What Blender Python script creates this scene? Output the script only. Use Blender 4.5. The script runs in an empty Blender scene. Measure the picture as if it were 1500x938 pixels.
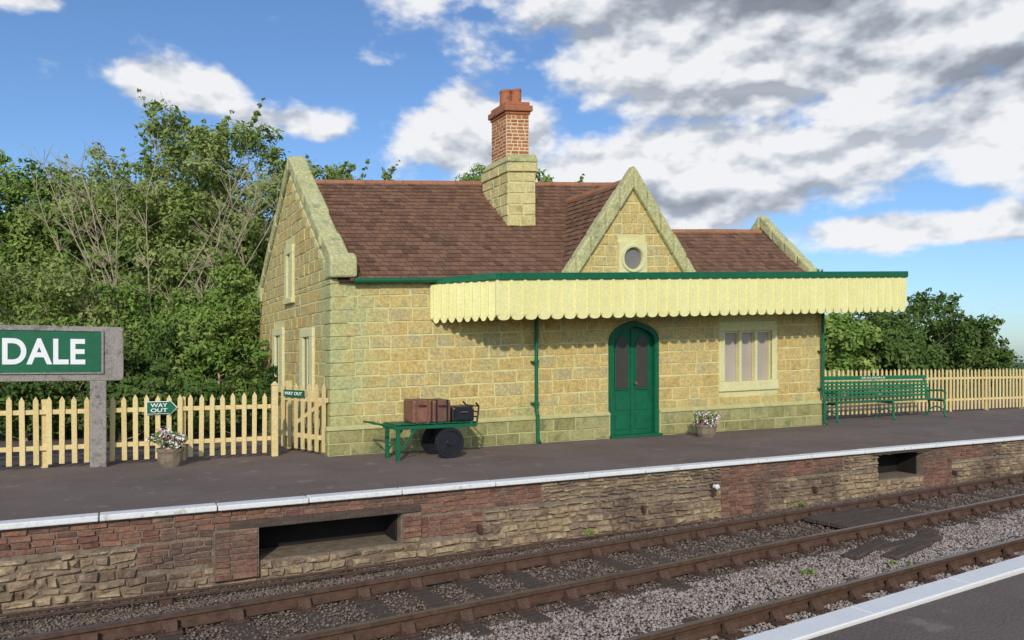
import bpy, math, random
import numpy as np
from mathutils import Vector, Matrix
random.seed(7)
C=bpy.context.scene.collection
sc=bpy.context.scene
sc.view_settings.view_transform='Standard'; sc.view_settings.look='None'; sc.view_settings.exposure=0
R=math.radians
# ---------------------------------------------------------------- materials
def newmat(name):
    m=bpy.data.materials.new(name); m.use_nodes=True
    nt=m.node_tree; b=nt.nodes['Principled BSDF']
    return m,nt,b
def math_n(nt,op,a,b=None,c=None,clamp=False):
    n=nt.nodes.new('ShaderNodeMath'); n.operation=op; n.use_clamp=clamp
    for i,x in enumerate((a,b,c)):
        if x is None: continue
        if isinstance(x,(int,float)): n.inputs[i].default_value=x
        else: nt.links.new(x,n.inputs[i])
    return n.outputs[0]
def ramp(nt,fac,cols):
    r=nt.nodes.new('ShaderNodeValToRGB'); el=r.color_ramp.elements
    n=len(cols)
    while len(el)<n: el.new(0.5)
    for i,c in enumerate(cols):
        if len(c)==2: el[i].position=c[0]; cc=c[1]
        else: el[i].position=i/(n-1); cc=c
        el[i].color=(cc[0],cc[1],cc[2],1)
    nt.links.new(fac,r.inputs[0]); return r.outputs[0]
def noise(nt,vec,scale,detail=3,rough=.55):
    n=nt.nodes.new('ShaderNodeTexNoise'); n.inputs['Scale'].default_value=scale
    n.inputs['Detail'].default_value=detail; n.inputs['Roughness'].default_value=rough
    nt.links.new(vec,n.inputs['Vector']); return n.outputs['Fac']
def smooth(nt,x,lo,hi):
    mr=nt.nodes.new('ShaderNodeMapRange'); mr.interpolation_type='SMOOTHSTEP'
    if lo<hi:
        mr.inputs[1].default_value=lo; mr.inputs[2].default_value=hi
    else:
        mr.inputs[1].default_value=hi; mr.inputs[2].default_value=lo; mr.inputs[3].default_value=1; mr.inputs[4].default_value=0
    nt.links.new(x,mr.inputs[0]); return mr.outputs[0]
def mixc(nt,fac,a,b,mode='MIX'):
    n=nt.nodes.new('ShaderNodeMix'); n.data_type='RGBA'; n.blend_type=mode
    for s,x in ((0,fac),(6,a),(7,b)):
        if isinstance(x,(int,float)): n.inputs[s].default_value=x
        elif isinstance(x,tuple): n.inputs[s].default_value=(x[0],x[1],x[2],1)
        else: nt.links.new(x,n.inputs[s])
    return n.outputs[2]
def mat(name,cols,island=0.6,ns=4.0,nw=0.6,rough=.85,bump=.3,bs=40,bdist=.01,metal=0,stain=None,stain_s=1.0,stain_lo=.5,stain_hi=.7,spec=.3,vstretch=None,corner=False,mottle=.4,stain2=None):
    m,nt,b=newmat(name)
    tc=nt.nodes.new('ShaderNodeTexCoord').outputs['Object']
    vec=tc
    if vstretch:
        mp=nt.nodes.new('ShaderNodeMapping'); mp.inputs['Scale'].default_value=vstretch
        nt.links.new(tc,mp.inputs[0]); vec=mp.outputs[0]
    nz=noise(nt,vec,ns,3,.6)
    nzc=math_n(nt,'MULTIPLY_ADD',nz,2.2,-0.6,clamp=True)
    if island>0:
        g=nt.nodes.new('ShaderNodeNewGeometry').outputs['Random Per Island']
        f=math_n(nt,'ADD',math_n(nt,'MULTIPLY',g,island),math_n(nt,'MULTIPLY',nzc,1-island),clamp=True)
    else: f=nzc
    col=ramp(nt,f,cols)
    if stain:
        s=noise(nt,vec,stain_s,4,.65)
        col=mixc(nt,math_n(nt,'MULTIPLY',smooth(nt,s,stain_lo,stain_hi),.85),col,stain)
        if stain2: col=mixc(nt,math_n(nt,'MULTIPLY',smooth(nt,s,.48,.34),.65),col,stain2)
    if corner: # algae weathering on the exposed corner and the low courses
        sp=nt.nodes.new('ShaderNodeSeparateXYZ'); nt.links.new(tc,sp.inputs[0])
        wn=noise(nt,tc,2.2,3,.65)
        d=math_n(nt,'SUBTRACT',math_n(nt,'MULTIPLY_ADD',wn,2.4,-.4),math_n(nt,'ADD',math_n(nt,'MULTIPLY',sp.outputs[0],.9),math_n(nt,'MULTIPLY',sp.outputs[1],1.0)))
        col=mixc(nt,math_n(nt,'MULTIPLY',smooth(nt,d,-.3,.8),.5),col,(.42,.53,.26))
        d2=math_n(nt,'SUBTRACT',math_n(nt,'MULTIPLY_ADD',wn,1.8,-.25),sp.outputs[2])
        col=mixc(nt,math_n(nt,'MULTIPLY',smooth(nt,d2,-.3,.5),.5),col,(.28,.32,.11))
    if bump>0.05:
        fine=noise(nt,tc,bs*1.1,3,.7)
        col=mixc(nt,mottle,col,ramp(nt,fine,[(.3,(.45,.45,.45)),(.65,(1.15,1.15,1.15))]),'MULTIPLY')
    nt.links.new(col,b.inputs['Base Color'])
    b.inputs['Roughness'].default_value=rough; b.inputs['Metallic'].default_value=metal
    b.inputs['Specular IOR Level'].default_value=spec
    if bump>0.05:
        bp=nt.nodes.new('ShaderNodeBump'); bp.inputs['Strength'].default_value=bump; bp.inputs['Distance'].default_value=bdist
        nt.links.new(fine,bp.inputs['Height']); nt.links.new(bp.outputs[0],b.inputs['Normal'])
    return m
M={}
M['stone']=mat('yellow_stone',[(.40,.28,.10),(.58,.42,.15),(.66,.51,.20),(.50,.42,.21),(.74,.62,.29)],.5,5,.35,.9,.6,20,.012,stain=(.46,.38,.20),stain_s=2.8,stain_lo=.52,stain_hi=.70,corner=True,mottle=.7,stain2=(.66,.42,.13))
M['mortar']=mat('pale_mortar',[(.64,.57,.26),(.76,.69,.34)],0,8,bump=.4,bs=50,corner=True,mottle=.3)
M['plinth']=mat('mossy_plinth_stone',[(.19,.19,.08),(.31,.29,.11),(.42,.38,.17),(.24,.29,.12)],.6,6,.4,.9,.8,26,.015,stain=(.15,.17,.08),stain_s=2,stain_lo=.5,stain_hi=.7,mottle=.6)
M['plinthmortar']=mat('mossy_mortar',[(.44,.41,.18),(.58,.54,.26)],0,8,bump=.4,bs=50)
M['coping']=mat('lichen_coping_stone',[(.42,.40,.18),(.60,.56,.27),(.52,.51,.26),(.72,.67,.35)],.3,5,.6,.9,.9,20,.025,stain=(.33,.34,.17),stain_s=3.2,stain_lo=.52,stain_hi=.70,mottle=.7)
M['surround']=mat('dressed_cream_stone',[(.66,.61,.31),(.78,.73,.39)],.3,3,.6,.9,.4,30,.01)
M['chimstone']=mat('chimney_stone',[(.52,.43,.17),(.66,.56,.25),(.72,.61,.29),(.56,.51,.25)],.6,6,.4,.9,.7,24,.015,stain=(.36,.32,.15),stain_s=3.4,stain_lo=.52,stain_hi=.7,mottle=.6)
M['tile']=mat('clay_roof_tile',[(.125,.075,.052),(.18,.10,.066),(.22,.12,.075),(.255,.14,.088),(.16,.098,.072)],.85,1.5,.35,.95,.5,30,.01,mottle=.5,spec=.12)
M['tileback']=mat('tile_underlay',[(.04,.025,.018),(.06,.035,.025)],0,6,bump=0)
M['ridge']=mat('ridge_tile',[(.30,.13,.07),(.42,.19,.1),(.27,.13,.08)],.6,4,.4,.85,.5,40)
M['brick']=mat('red_brick',[(.36,.11,.045),(.50,.17,.065),(.58,.24,.10),(.42,.14,.06)],.8,8,.3,.9,.6,50)
M['brickmortar']=mat('cream_mortar',[(.66,.54,.35),(.78,.66,.45)],0,20,bump=.3,mottle=.2)
M['terracotta']=mat('terracotta',[(.36,.13,.065),(.5,.19,.095)],.2,6,.7,.9,.4,35,stain=(.17,.095,.07),stain_s=6,stain_lo=.52,stain_hi=.7)
M['green']=mat('green_paint',[(.004,.095,.04),(.006,.15,.065)],.3,6,.7,.5,.15,30,.004,spec=.4)
M['greenlight']=mat('bench_green_paint',[(.01,.14,.06),(.02,.20,.09)],.4,8,.6,.5,.1,30,.004,spec=.4)
M['cream']=mat('cream_yellow_paint',[(.78,.72,.31),(.87,.82,.40)],.4,2,.4,.75,.35,22,.006,mottle=.25)
M['picket']=mat('buff_picket_paint',[(.66,.49,.2),(.8,.63,.3),(.72,.55,.25)],.7,6,.3,.7,.2,30,.004,stain=(.4,.33,.18),stain_s=4,stain_lo=.6,stain_hi=.8)
M['white']=mat('worn_white_paint',[(.72,.71,.69),(.82,.81,.79)],.5,5,.5,.8,.4,24,.008,stain=(.45,.4,.34),stain_s=6,stain_lo=.58,stain_hi=.74,mottle=.25)
M['whiteclean']=mat('white_edge_paint',[(.76,.75,.72),(.84,.83,.80)],.3,3,.5,.8,.3,60,.004,mottle=.12)
M['letter']=mat('white_lettering',[(.8,.8,.8),(.85,.85,.85)],0,5,bump=0)
M['concrete']=mat('weathered_concrete',[(.2,.175,.155),(.38,.34,.3),(.3,.265,.235)],.1,7,.9,.95,.9,40,.015,stain=(.12,.105,.09),stain_s=5,stain_lo=.54,stain_hi=.7,mottle=.65)
M['rubble']=mat('platform_rubble_stone',[(.14,.09,.06),(.25,.175,.11),(.35,.25,.155),(.48,.36,.22),(.22,.15,.105),(.33,.26,.185)],.65,7,.3,.95,.9,18,.025,stain=(.14,.09,.065),stain_s=1.1,stain_lo=.48,stain_hi=.64,mottle=.8,stain2=(.46,.34,.19))
M['oldbrick']=mat('platform_brick',[(.13,.068,.052),(.22,.105,.075),(.29,.14,.09),(.30,.2,.14)],.65,6,.3,.95,.9,20,.015,stain=(.13,.09,.07),stain_s=1.1,stain_lo=.48,stain_hi=.64,mottle=.75)
M['dirtmortar']=mat('dirty_mortar',[(.16,.12,.085),(.32,.25,.18)],0,8,bump=.9,bs=30,bdist=.02,mottle=.6)
M['dark']=mat('recess_shade_black',[(.012,.01,.009),(.022,.018,.015)],0,5,bump=0)  # near-black colour standing in for shade inside the wall openings
M['oldwood']=mat('weathered_timber',[(.055,.038,.028),(.105,.077,.058),(.165,.125,.095)],.5,3,.5,.9,.8,26,.015,vstretch=(1,6,6),mottle=.6)
M['rail']=mat('rusty_rail_steel',[(.065,.036,.024),(.14,.08,.052)],.1,12,.8,.7,.5,40,.005)
M['railtop']=mat('rail_running_surface',[(.16,.115,.095),(.24,.19,.16)],0,6,rough=.35,bump=.1,metal=.6)
M['iron']=mat('rusty_chair_iron',[(.055,.032,.022),(.14,.08,.052)],.4,12,.6,.8,.5,40)
M['ballast']=mat('grey_ballast',[(.19,.15,.13),(.31,.26,.23),(.46,.40,.365),(.34,.26,.215)],.9,3,.15,.95,0)
M['ballastd']=mat('brown_ballast',[(.09,.062,.046),(.165,.12,.09),(.27,.205,.16),(.14,.095,.068)],.9,2,.15,.95,0)
M['black']=mat('black_paint',[(.008,.008,.01),(.02,.02,.024)],.2,8,.6,.4,.1,40,.003,spec=.5)
M['leather']=mat('brown_leather',[(.17,.07,.045),(.33,.14,.09)],.2,6,.7,.55,.5,20,.006,spec=.4,stain=(.13,.065,.05),stain_s=7,stain_lo=.5,stain_hi=.7)
M['leather2']=mat('dark_brown_leather',[(.12,.055,.04),(.24,.11,.07)],.2,6,.7,.55,.5,20,.006,spec=.4)
M['brass']=mat('brass',[(.45,.3,.1),(.55,.38,.14)],0,8,rough=.4,bump=0,metal=.8)
M['steel']=mat('dull_steel',[(.2,.2,.21),(.3,.3,.31)],0,8,rough=.45,bump=0,metal=.7)
M['bark']=mat('bark',[(.24,.2,.13),(.42,.35,.23),(.52,.45,.32)],.3,6,.7,.9,0)
M['pot']=mat('stone_planter',[(.18,.135,.09),(.3,.24,.17)],.2,10,.7,.95,.9,35,.02)
M['petalp']=mat('pink_petals',[(.55,.12,.25),(.75,.45,.55)],.8,5,.2,.7,0)
M['petalw']=mat('white_petals',[(.75,.75,.72),(.85,.8,.78)],.8,5,.2,.7,0)
def glassmat(name,c,rough):
    m,nt,b=newmat(name); tc=nt.nodes.new('ShaderNodeTexCoord').outputs['Object']
    col=ramp(nt,noise(nt,tc,1.5,3),[tuple(x*.8 for x in c),tuple(x*1.15 for x in c)])
    nt.links.new(col,b.inputs['Base Color']); b.inputs['Roughness'].default_value=rough
    b.inputs['Specular IOR Level'].default_value=.3; return m
M['glass']=glassmat('net_curtained_glass',(.44,.38,.32),.35)
M['glassg']=glassmat('grey_window_glass',(.2,.185,.17),.25)
M['glassd']=glassmat('dark_door_glass',(.06,.055,.045),.2)
def asphalt(name,c0,c1):
    m,nt,b=newmat(name); tc=nt.nodes.new('ShaderNodeTexCoord').outputs['Object']
    col=ramp(nt,noise(nt,tc,.7,5,.65),[(.3,c0),(.7,c1)])
    sp=noise(nt,tc,60,3,.8)
    col=mixc(nt,.75,col,ramp(nt,sp,[(.3,(.4,.4,.4)),(.6,(1.15,1.15,1.15)),(.75,(2.0,1.95,1.9))]),'MULTIPLY')
    pt=noise(nt,tc,2.6,3,.7); col=mixc(nt,math_n(nt,'MULTIPLY',smooth(nt,pt,.58,.7),.5),col,(c1[0]*1.5,c1[1]*1.45,c1[2]*1.4))
    nt.links.new(col,b.inputs['Base Color']); b.inputs['Roughness'].default_value=.95; b.inputs['Specular IOR Level'].default_value=.1
    bp=nt.nodes.new('ShaderNodeBump'); bp.inputs['Strength'].default_value=.6; bp.inputs['Distance'].default_value=.01
    nt.links.new(sp,bp.inputs['Height']); nt.links.new(bp.outputs[0],b.inputs['Normal'])
    return m
M['asphalt']=asphalt('asphalt',(.17,.13,.112),(.235,.185,.16))
M['asphalt2']=asphalt('near_asphalt',(.15,.118,.103),(.21,.168,.148))
M['grass']=mat('rough_grass',[(.04,.07,.015),(.08,.12,.03),(.12,.14,.05)],0,3,rough=.95,bump=1,bs=25,bdist=.05)
M['dirt']=mat('track_dirt',[(.08,.057,.042),(.16,.12,.092),(.23,.18,.145)],0,5,rough=.95,bump=1,bs=35,bdist=.03)
def leafmat(name,cols,tr_=.25):
    m,nt,b=newmat(name); tc=nt.nodes.new('ShaderNodeTexCoord').outputs['Object']
    g=nt.nodes.new('ShaderNodeNewGeometry').outputs['Random Per Island']
    nz=math_n(nt,'MULTIPLY_ADD',noise(nt,tc,.9,1,.5),2.4,-.7,clamp=True)
    f=math_n(nt,'ADD',math_n(nt,'MULTIPLY',g,.45),math_n(nt,'MULTIPLY',nz,.55))
    col=ramp(nt,f,cols)
    df=nt.nodes.new('ShaderNodeBsdfDiffuse'); nt.links.new(col,df.inputs[0]); last=df
    if tr_>0:
        tr=nt.nodes.new('ShaderNodeBsdfTranslucent'); nt.links.new(col,tr.inputs[0])
        mx=nt.nodes.new('ShaderNodeMixShader'); mx.inputs[0].default_value=tr_
        nt.links.new(df.outputs[0],mx.inputs[1]); nt.links.new(tr.outputs[0],mx.inputs[2]); last=mx
    nt.links.new(last.outputs[0],nt.nodes['Material Output'].inputs['Surface']); nt.nodes.remove(b); return m
M['leaf_light']=leafmat('light_leaves',[(.13,.19,.045),(.21,.29,.07),(.32,.38,.12),(.45,.47,.22)])
M['leaf_mid']=leafmat('mid_leaves',[(.065,.125,.026),(.12,.205,.04),(.21,.29,.068),(.32,.38,.12)],0)
M['leaf_dark']=leafmat('dark_leaves',[(.035,.07,.018),(.065,.115,.03),(.11,.165,.042),(.16,.21,.065)],0)
# ---------------------------------------------------------------- mesh builder
class MB:
    def __init__(s): s.v=[]; s.f=[]; s.mi=[]; s.cur=0
    def add(s,vs,fs):
        o=len(s.v); s.v+= [tuple(p) for p in vs]; s.f+=[tuple(i+o for i in f) for f in fs]; s.mi+=[s.cur]*len(fs)
    def box(s,x0,x1,y0,y1,z0,z1):
        s.add([(x0,y0,z0),(x1,y0,z0),(x1,y1,z0),(x0,y1,z0),(x0,y0,z1),(x1,y0,z1),(x1,y1,z1),(x0,y1,z1)],
              [(0,3,2,1),(4,5,6,7),(0,1,5,4),(1,2,6,5),(2,3,7,6),(3,0,4,7)])
    def bar(s,p0,p1,w,h):
        p0=Vector(p0);p1=Vector(p1);d=(p1-p0).normalized()
        up=Vector((0,0,1)) if abs(d.z)<.9 else Vector((0,1,0))
        a=d.cross(up).normalized()*w/2; b=a.cross(d).normalized()*h/2
        vs=[p+q for p in (p0,p1) for q in (-a-b,a-b,a+b,-a+b)]
        s.add(vs,[(0,3,2,1),(4,5,6,7),(0,1,5,4),(1,2,6,5),(2,3,7,6),(3,0,4,7)])
    def prism(s,poly,plane,d0,d1):
        n=len(poly)
        def P(a,b,d): return {'xz':(a,d,b),'yz':(d,a,b),'xy':(a,b,d)}[plane]
        vs=[P(a,b,d0) for a,b in poly]+[P(a,b,d1) for a,b in poly]
        fs=[tuple(range(n)),tuple(range(2*n-1,n-1,-1))]+[(i,n+i,n+(i+1)%n,(i+1)%n) for i in range(n)]
        s.add(vs,fs)
    def cyl(s,p0,p1,r0,r1=None,n=12,cap=True):
        if r1 is None: r1=r0
        p0=Vector(p0);p1=Vector(p1);d=(p1-p0)
        if d.length<1e-6: return
        d.normalize(); up=Vector((0,0,1)) if abs(d.z)<.9 else Vector((1,0,0))
        a=d.cross(up).normalized(); b=d.cross(a)
        vs=[];
        for p,r in ((p0,r0),(p1,r1)):
            for i in range(n):
                t=2*math.pi*i/n; vs.append(p+a*math.cos(t)*r+b*math.sin(t)*r)
        fs=[(i,(i+1)%n,n+(i+1)%n,n+i) for i in range(n)]
        if cap: fs+=[tuple(range(n-1,-1,-1)),tuple(range(n,2*n))]
        s.add(vs,fs)
    def tube(s,pts,r,n=8):
        for a,b in zip(pts[:-1],pts[1:]): s.cyl(a,b,r,r,n)
    def stone(s,fn,a0,a1,b0,b1,prot,bev,jit=None,tilt=.5):
        j=lambda k:(random.random()-.5)*k
        if jit is None: jit=min(.012,bev)
        q=[(a0,b0),(a1,b0),(a1,b1),(a0,b1)]
        q=[(a+j(jit),b+j(jit)) for a,b in q]
        cx=(a0+a1)/2; cy=(b0+b1)/2
        inn=[(a+math.copysign(bev,cx-a),b+math.copysign(bev,cy-b)) for a,b in q]
        vs=[fn(a,b,0) for a,b in q]+[fn(a,b,prot+j(prot*tilt)) for a,b in inn]
        s.add(vs,[(4,5,6,7),(0,1,5,4),(1,2,6,5),(2,3,7,6),(3,0,4,7)])
    def build(s,name,parent,mats,warp=None,smooth=False,bevel=0,label=None):
        vs=s.v if warp is None else [warp(p) for p in s.v]
        me=bpy.data.meshes.new(name); me.from_pydata([tuple(p) for p in vs],[],s.f)
        if not isinstance(mats,(list,tuple)): mats=[mats]
        for m in mats: me.materials.append(M[m])
        me.polygons.foreach_set('material_index',s.mi)
        if smooth: me.polygons.foreach_set('use_smooth',[True]*len(s.f))
        me.update()
        ob=bpy.data.objects.new(name,me); C.objects.link(ob)
        if parent: ob.parent=parent
        if bevel:
            b=ob.modifiers.new('bevel','BEVEL'); b.width=bevel; b.segments=2; b.limit_method='ANGLE'
        if label: ob['label']=label
        return ob
def root(name,label,cat,loc=(0,0,0),rot=0,group=None,kind=None):
    e=bpy.data.objects.new(name,None); e.empty_display_size=.3; C.objects.link(e)
    e.location=loc; e.rotation_euler=(0,0,rot)
    e['label']=label; e['category']=cat
    if group: e['group']=group
    if kind: e['kind']=kind
    return e
def stones(mb,fn,b0,b1,ch,lmin,lmax,lim,openings=(),gap=.022,prot=.025,bev=.012,chj=0,jit=None,tilt=.5):
    b=b0
    while b<b1-.04:
        h=ch*(1+random.uniform(-chj,chj)); t=min(b+h,b1)
        if b1-t<ch*.4: t=b1
        lo,hi=lim((b+t)/2)
        segs=[(lo,hi)]
        for (oa0,oa1,ob0,ob1) in openings:
            if t>ob0+.03 and b<ob1-.03:
                ns=[]
                for x0,x1 in segs:
                    if oa1<=x0 or oa0>=x1: ns.append((x0,x1)); continue
                    if oa0>x0: ns.append((x0,oa0))
                    if oa1<x1: ns.append((oa1,x1))
                segs=ns
        for x0,x1 in segs:
            x=x0
            while x<x1-.03:
                L=random.uniform(lmin,lmax); e=x+L
                if x1-e<lmin*.7: e=x1
                e=min(e,x1)
                if e-x>.05: mb.stone(fn,x+gap/2,e-gap/2,b+gap/2,t-gap/2,prot*random.uniform(.6,1.3),bev,jit,tilt)
                x=e
        b=t
def text(s,x0,x1,z0,z1,y,parent,matn,off=.0,name='lettering',ext=.004):
    cu=bpy.data.curves.new('t','FONT'); cu.body=s; cu.extrude=ext; cu.offset=off; cu.space_character=1.0+off*1.5
    o=bpy.data.objects.new('t',cu); C.objects.link(o); bpy.context.view_layer.update()
    me=bpy.data.meshes.new_from_object(o.evaluated_get(bpy.context.evaluated_depsgraph_get()))
    bpy.data.objects.remove(o)
    n=len(me.vertices); a=np.zeros(n*3); me.vertices.foreach_get('co',a); a=a.reshape(-1,3)
    mn=a.min(0); mx=a.max(0)
    out=np.zeros_like(a)
    out[:,0]=x0+(a[:,0]-mn[0])/(mx[0]-mn[0])*(x1-x0)
    out[:,2]=z0+(a[:,1]-mn[1])/(mx[1]-mn[1])*(z1-z0)
    out[:,1]=y-a[:,2]
    me.vertices.foreach_set('co',out.ravel()); me.materials.clear(); me.materials.append(M[matn]); me.update()
    ob=bpy.data.objects.new(name,me); C.objects.link(ob); ob.parent=parent; return ob
# ---------------------------------------------------------------- camera / sun / sky
cam=bpy.data.cameras.new('camera'); co=bpy.data.objects.new('camera',cam); C.objects.link(co)
co.location=(0,0,1.6); co.rotation_euler=(R(90),0,0)
cam.sensor_width=36; cam.lens=36*1083/1500; cam.shift_y=61/1500; cam.clip_end=3000; sc.camera=co
SUNAZ=R(181) ; SUNEL=R(27)
sd=Vector((math.sin(SUNAZ)*math.cos(SUNEL),math.cos(SUNAZ)*math.cos(SUNEL),math.sin(SUNEL)))
sl=bpy.data.lights.new('sun','SUN'); sl.energy=2.75; sl.angle=R(1.5); sl.color=(1,.94,.84)
so=bpy.data.objects.new('sun',sl); C.objects.link(so); so.rotation_euler=sd.to_track_quat('Z','Y').to_euler(); so.location=(0,-10,20)
w=bpy.data.worlds.new('World'); sc.world=w; w.use_nodes=True; nt=w.node_tree
for n in list(nt.nodes): nt.nodes.remove(n)
out=nt.nodes.new('ShaderNodeOutputWorld')
sk=nt.nodes.new('ShaderNodeTexSky'); sk.sky_type='NISHITA'; sk.sun_disc=False
sk.sun_elevation=SUNEL; sk.sun_rotation=SUNAZ; sk.air_density=1.0; sk.dust_density=.8; sk.ozone_density=2.6
bg=nt.nodes.new('ShaderNodeBackground'); bg.inputs[1].default_value=.15
nt.links.new(mixc(nt,1.0,sk.outputs[0],(.70,.85,1.02),'MULTIPLY'),bg.inputs[0])
g=nt.nodes.new('ShaderNodeTexCoord').outputs['Generated']
sx=nt.nodes.new('ShaderNodeSeparateXYZ'); nt.links.new(g,sx.inputs[0])
az=math_n(nt,'ARCTAN2',sx.outputs[0],sx.outputs[1]); el=math_n(nt,'ARCSINE',sx.outputs[2])
D=math.pi/180
blobs=[(23,23.5,23,7.5,1.35),(-4,27.6,10,2.3,1.05),(-2,17.2,7.5,3.6,1.25),(14,13.8,16,4.4,1.3),(33,15,9,3.6,1.1),
       (26,9.0,12,1.5,1.05),(10,9.5,9,2.6,1.0),(-25.5,18.6,5.5,2.0,1.05),(-16.5,17.2,5,1.5,1.0),(-33.5,22.4,2.8,.9,.85),(70,22,26,13,1.1),(-75,25,24,13,1.1),(180,40,75,22,1.2)]
def blobsum(tab,azs,els):
    acc=None
    for a,e,ra,re,wt in tab:
        dx=math_n(nt,'MULTIPLY_ADD',azs,1/(ra*D),-a/ra); dy=math_n(nt,'MULTIPLY_ADD',els,1/(re*D),-e/re)
        r2=math_n(nt,'MULTIPLY_ADD',dx,dx,math_n(nt,'MULTIPLY',dy,dy))
        v=math_n(nt,'MULTIPLY',math_n(nt,'EXPONENT',math_n(nt,'MULTIPLY',r2,-.9)),wt)
        acc=v if acc is None else math_n(nt,'MAXIMUM',acc,v)
    return acc
def fbm(dz,daz,scale,det,rough,zoff=7.9,st=1.7):
    cb=nt.nodes.new('ShaderNodeCombineXYZ')
    nt.links.new(math_n(nt,'ADD',az,daz) if daz else az,cb.inputs[0])
    nt.links.new(math_n(nt,'MULTIPLY',math_n(nt,'ADD',el,dz),st),cb.inputs[1]); cb.inputs[2].default_value=zoff
    n=nt.nodes.new('ShaderNodeTexNoise'); n.inputs['Scale'].default_value=scale; n.inputs['Detail'].default_value=det; n.inputs['Roughness'].default_value=rough; n.inputs['Distortion'].default_value=0
    nt.links.new(cb.outputs[0],n.inputs['Vector']); return n.outputs['Fac']
n0=fbm(0,0,9,7,.56); s0=fbm(0,0,9,4,.5); s1_=fbm(.018,-.008,9,4,.5)
dens=math_n(nt,'ADD',math_n(nt,'MINIMUM',blobsum(blobs,az,el),1.15),math_n(nt,'MULTIPLY_ADD',n0,2.2,-1.1))
alpha=smooth(nt,dens,.36,.80)
shade=math_n(nt,'MULTIPLY_ADD',math_n(nt,'SUBTRACT',s0,s1_),3.6,.86)
shade=math_n(nt,'ADD',shade,math_n(nt,'MULTIPLY_ADD',n0,.5,-.25))
shade=math_n(nt,'MAXIMUM',shade,.5)
darkm=blobsum([(27,25.5,20,4.6,.62),(35,18,9,2.2,.42),(15,11.9,12,1.1,.34),(1,14.6,7,1.2,.3),(14,18.3,9,1.0,.22),(33,9,7,.9,.3)],az,el)
darkm=math_n(nt,'MULTIPLY',darkm,math_n(nt,'MULTIPLY_ADD',s0,1.8,.15))
fac=math_n(nt,'SUBTRACT',shade,darkm,clamp=True)
ccol=ramp(nt,fac,[(0.0,(.23,.255,.30)),(.35,(.40,.435,.49)),(.65,(.68,.71,.76)),(.92,(.93,.93,.94))])
bg2=nt.nodes.new('ShaderNodeBackground'); bg2.inputs[1].default_value=.98; nt.links.new(ccol,bg2.inputs[0])
mx=nt.nodes.new('ShaderNodeMixShader'); nt.links.new(math_n(nt,'MULTIPLY',alpha,.96),mx.inputs[0]); nt.links.new(bg.outputs[0],mx.inputs[1]); nt.links.new(bg2.outputs[0],mx.inputs[2])
nt.links.new(mx.outputs[0],out.inputs[0])
# ---------------------------------------------------------------- frames
BROT=math.atan2(.4955,.8686); BO=(-3.073,12.56,0)
E0=Vector((-5.04,7.28,0)); EROT=math.atan2(.469,.883); EV=Vector((.883,.469,0)); EN=Vector((-.469,.883,0))
TROT=math.atan2(.527,.85); G=Vector((.85,.527,0)); GN=Vector((-.527,.85,0))
def setting(name,verts,faces,m,label,cat):
    me=bpy.data.meshes.new(name); me.from_pydata([tuple(v) for v in verts],[],faces); me.materials.append(M[m]); me.update()
    o=bpy.data.objects.new(name,me); C.objects.link(o); o['kind']='structure'; o['label']=label; o['category']=cat; return o
edge=lambda t,o,z: tuple((E0+EV*t+EN*o)+Vector((0,0,z)))
gv=[];gf=[]
ts=[-1400,-60,-10,0,10,22,60,1400]
prof=[(-1400,-1.0),(-15,-1.0),(.62,-1.0),(.64,-.03),(40,-.03),(1400,-.03)]
for o_,z_ in prof:
    for t_ in ts: gv.append(edge(t_,o_,z_))
nT=len(ts)
for i in range(len(prof)-1):
    for j in range(nT-1): gf.append((i*nT+j,i*nT+j+1,(i+1)*nT+j+1,(i+1)*nT+j))
setting('ground',gv,gf,'grass','rough green ground behind the station platform','ground')
def P(q,p,z): 
    v=G*q+GN*p; return (v.x,v.y,z)
tb=[];tf=[]
pp=[(2.2,-.80),(5.2,-.80),(7.7,-.80),(8.2,-.90),(12.5,-.92)]
for p_,z_ in pp:
    for k in range(0,30): tb.append(P(-12+k*2,p_,z_))
for i in range(len(pp)-1):
    for j in range(29): tf.append((i*30+j,i*30+j+1,(i+1)*30+j+1,(i+1)*30+j))
setting('track_bed',tb,tf,'dirt','brown dirt and gravel track bed between the platforms','ground')
mb=MB(); mb.prism([(-14,.16),(24,.16),(24,2.2),(60,2.2),(60,9.5),(-14,9.5)],'xy',-.06,0)
o=mb.build('far_platform_surface',None,'asphalt'); o.location=E0; o.rotation_euler=(0,0,EROT); o['kind']='structure'; o['label']='dark asphalt platform surface around the stone station building'; o['category']='platform'
mb=MB(); mb.box(-10,30,-9,2.72,-.98,0)
o=mb.build('near_platform_surface',None,'asphalt2'); o.rotation_euler=(0,0,TROT); o['kind']='structure'; o['label']='dark asphalt platform with white painted edge'; o['category']='platform'
mb=MB(); 
q=-10
while q<30: mb.box(q+.003,q+1.2,2.722,2.90,-.09,.006); q+=1.203
o=mb.build('platform_edge_line',None,'whiteclean',bevel=.006); o.rotation_euler=(0,0,TROT+R(.5)); o['kind']='structure'; o['label']='white painted coping edge of the asphalt platform'; o['category']='platform edge'
mb=MB(); mb.box(-10,30,2.725,2.82,-.95,-.1)
o=mb.build('near_platform_face',None,'dirtmortar'); o.rotation_euler=(0,0,TROT); o['kind']='structure'; o['label']='dirty masonry face below the white platform edge'; o['category']='platform'
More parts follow.
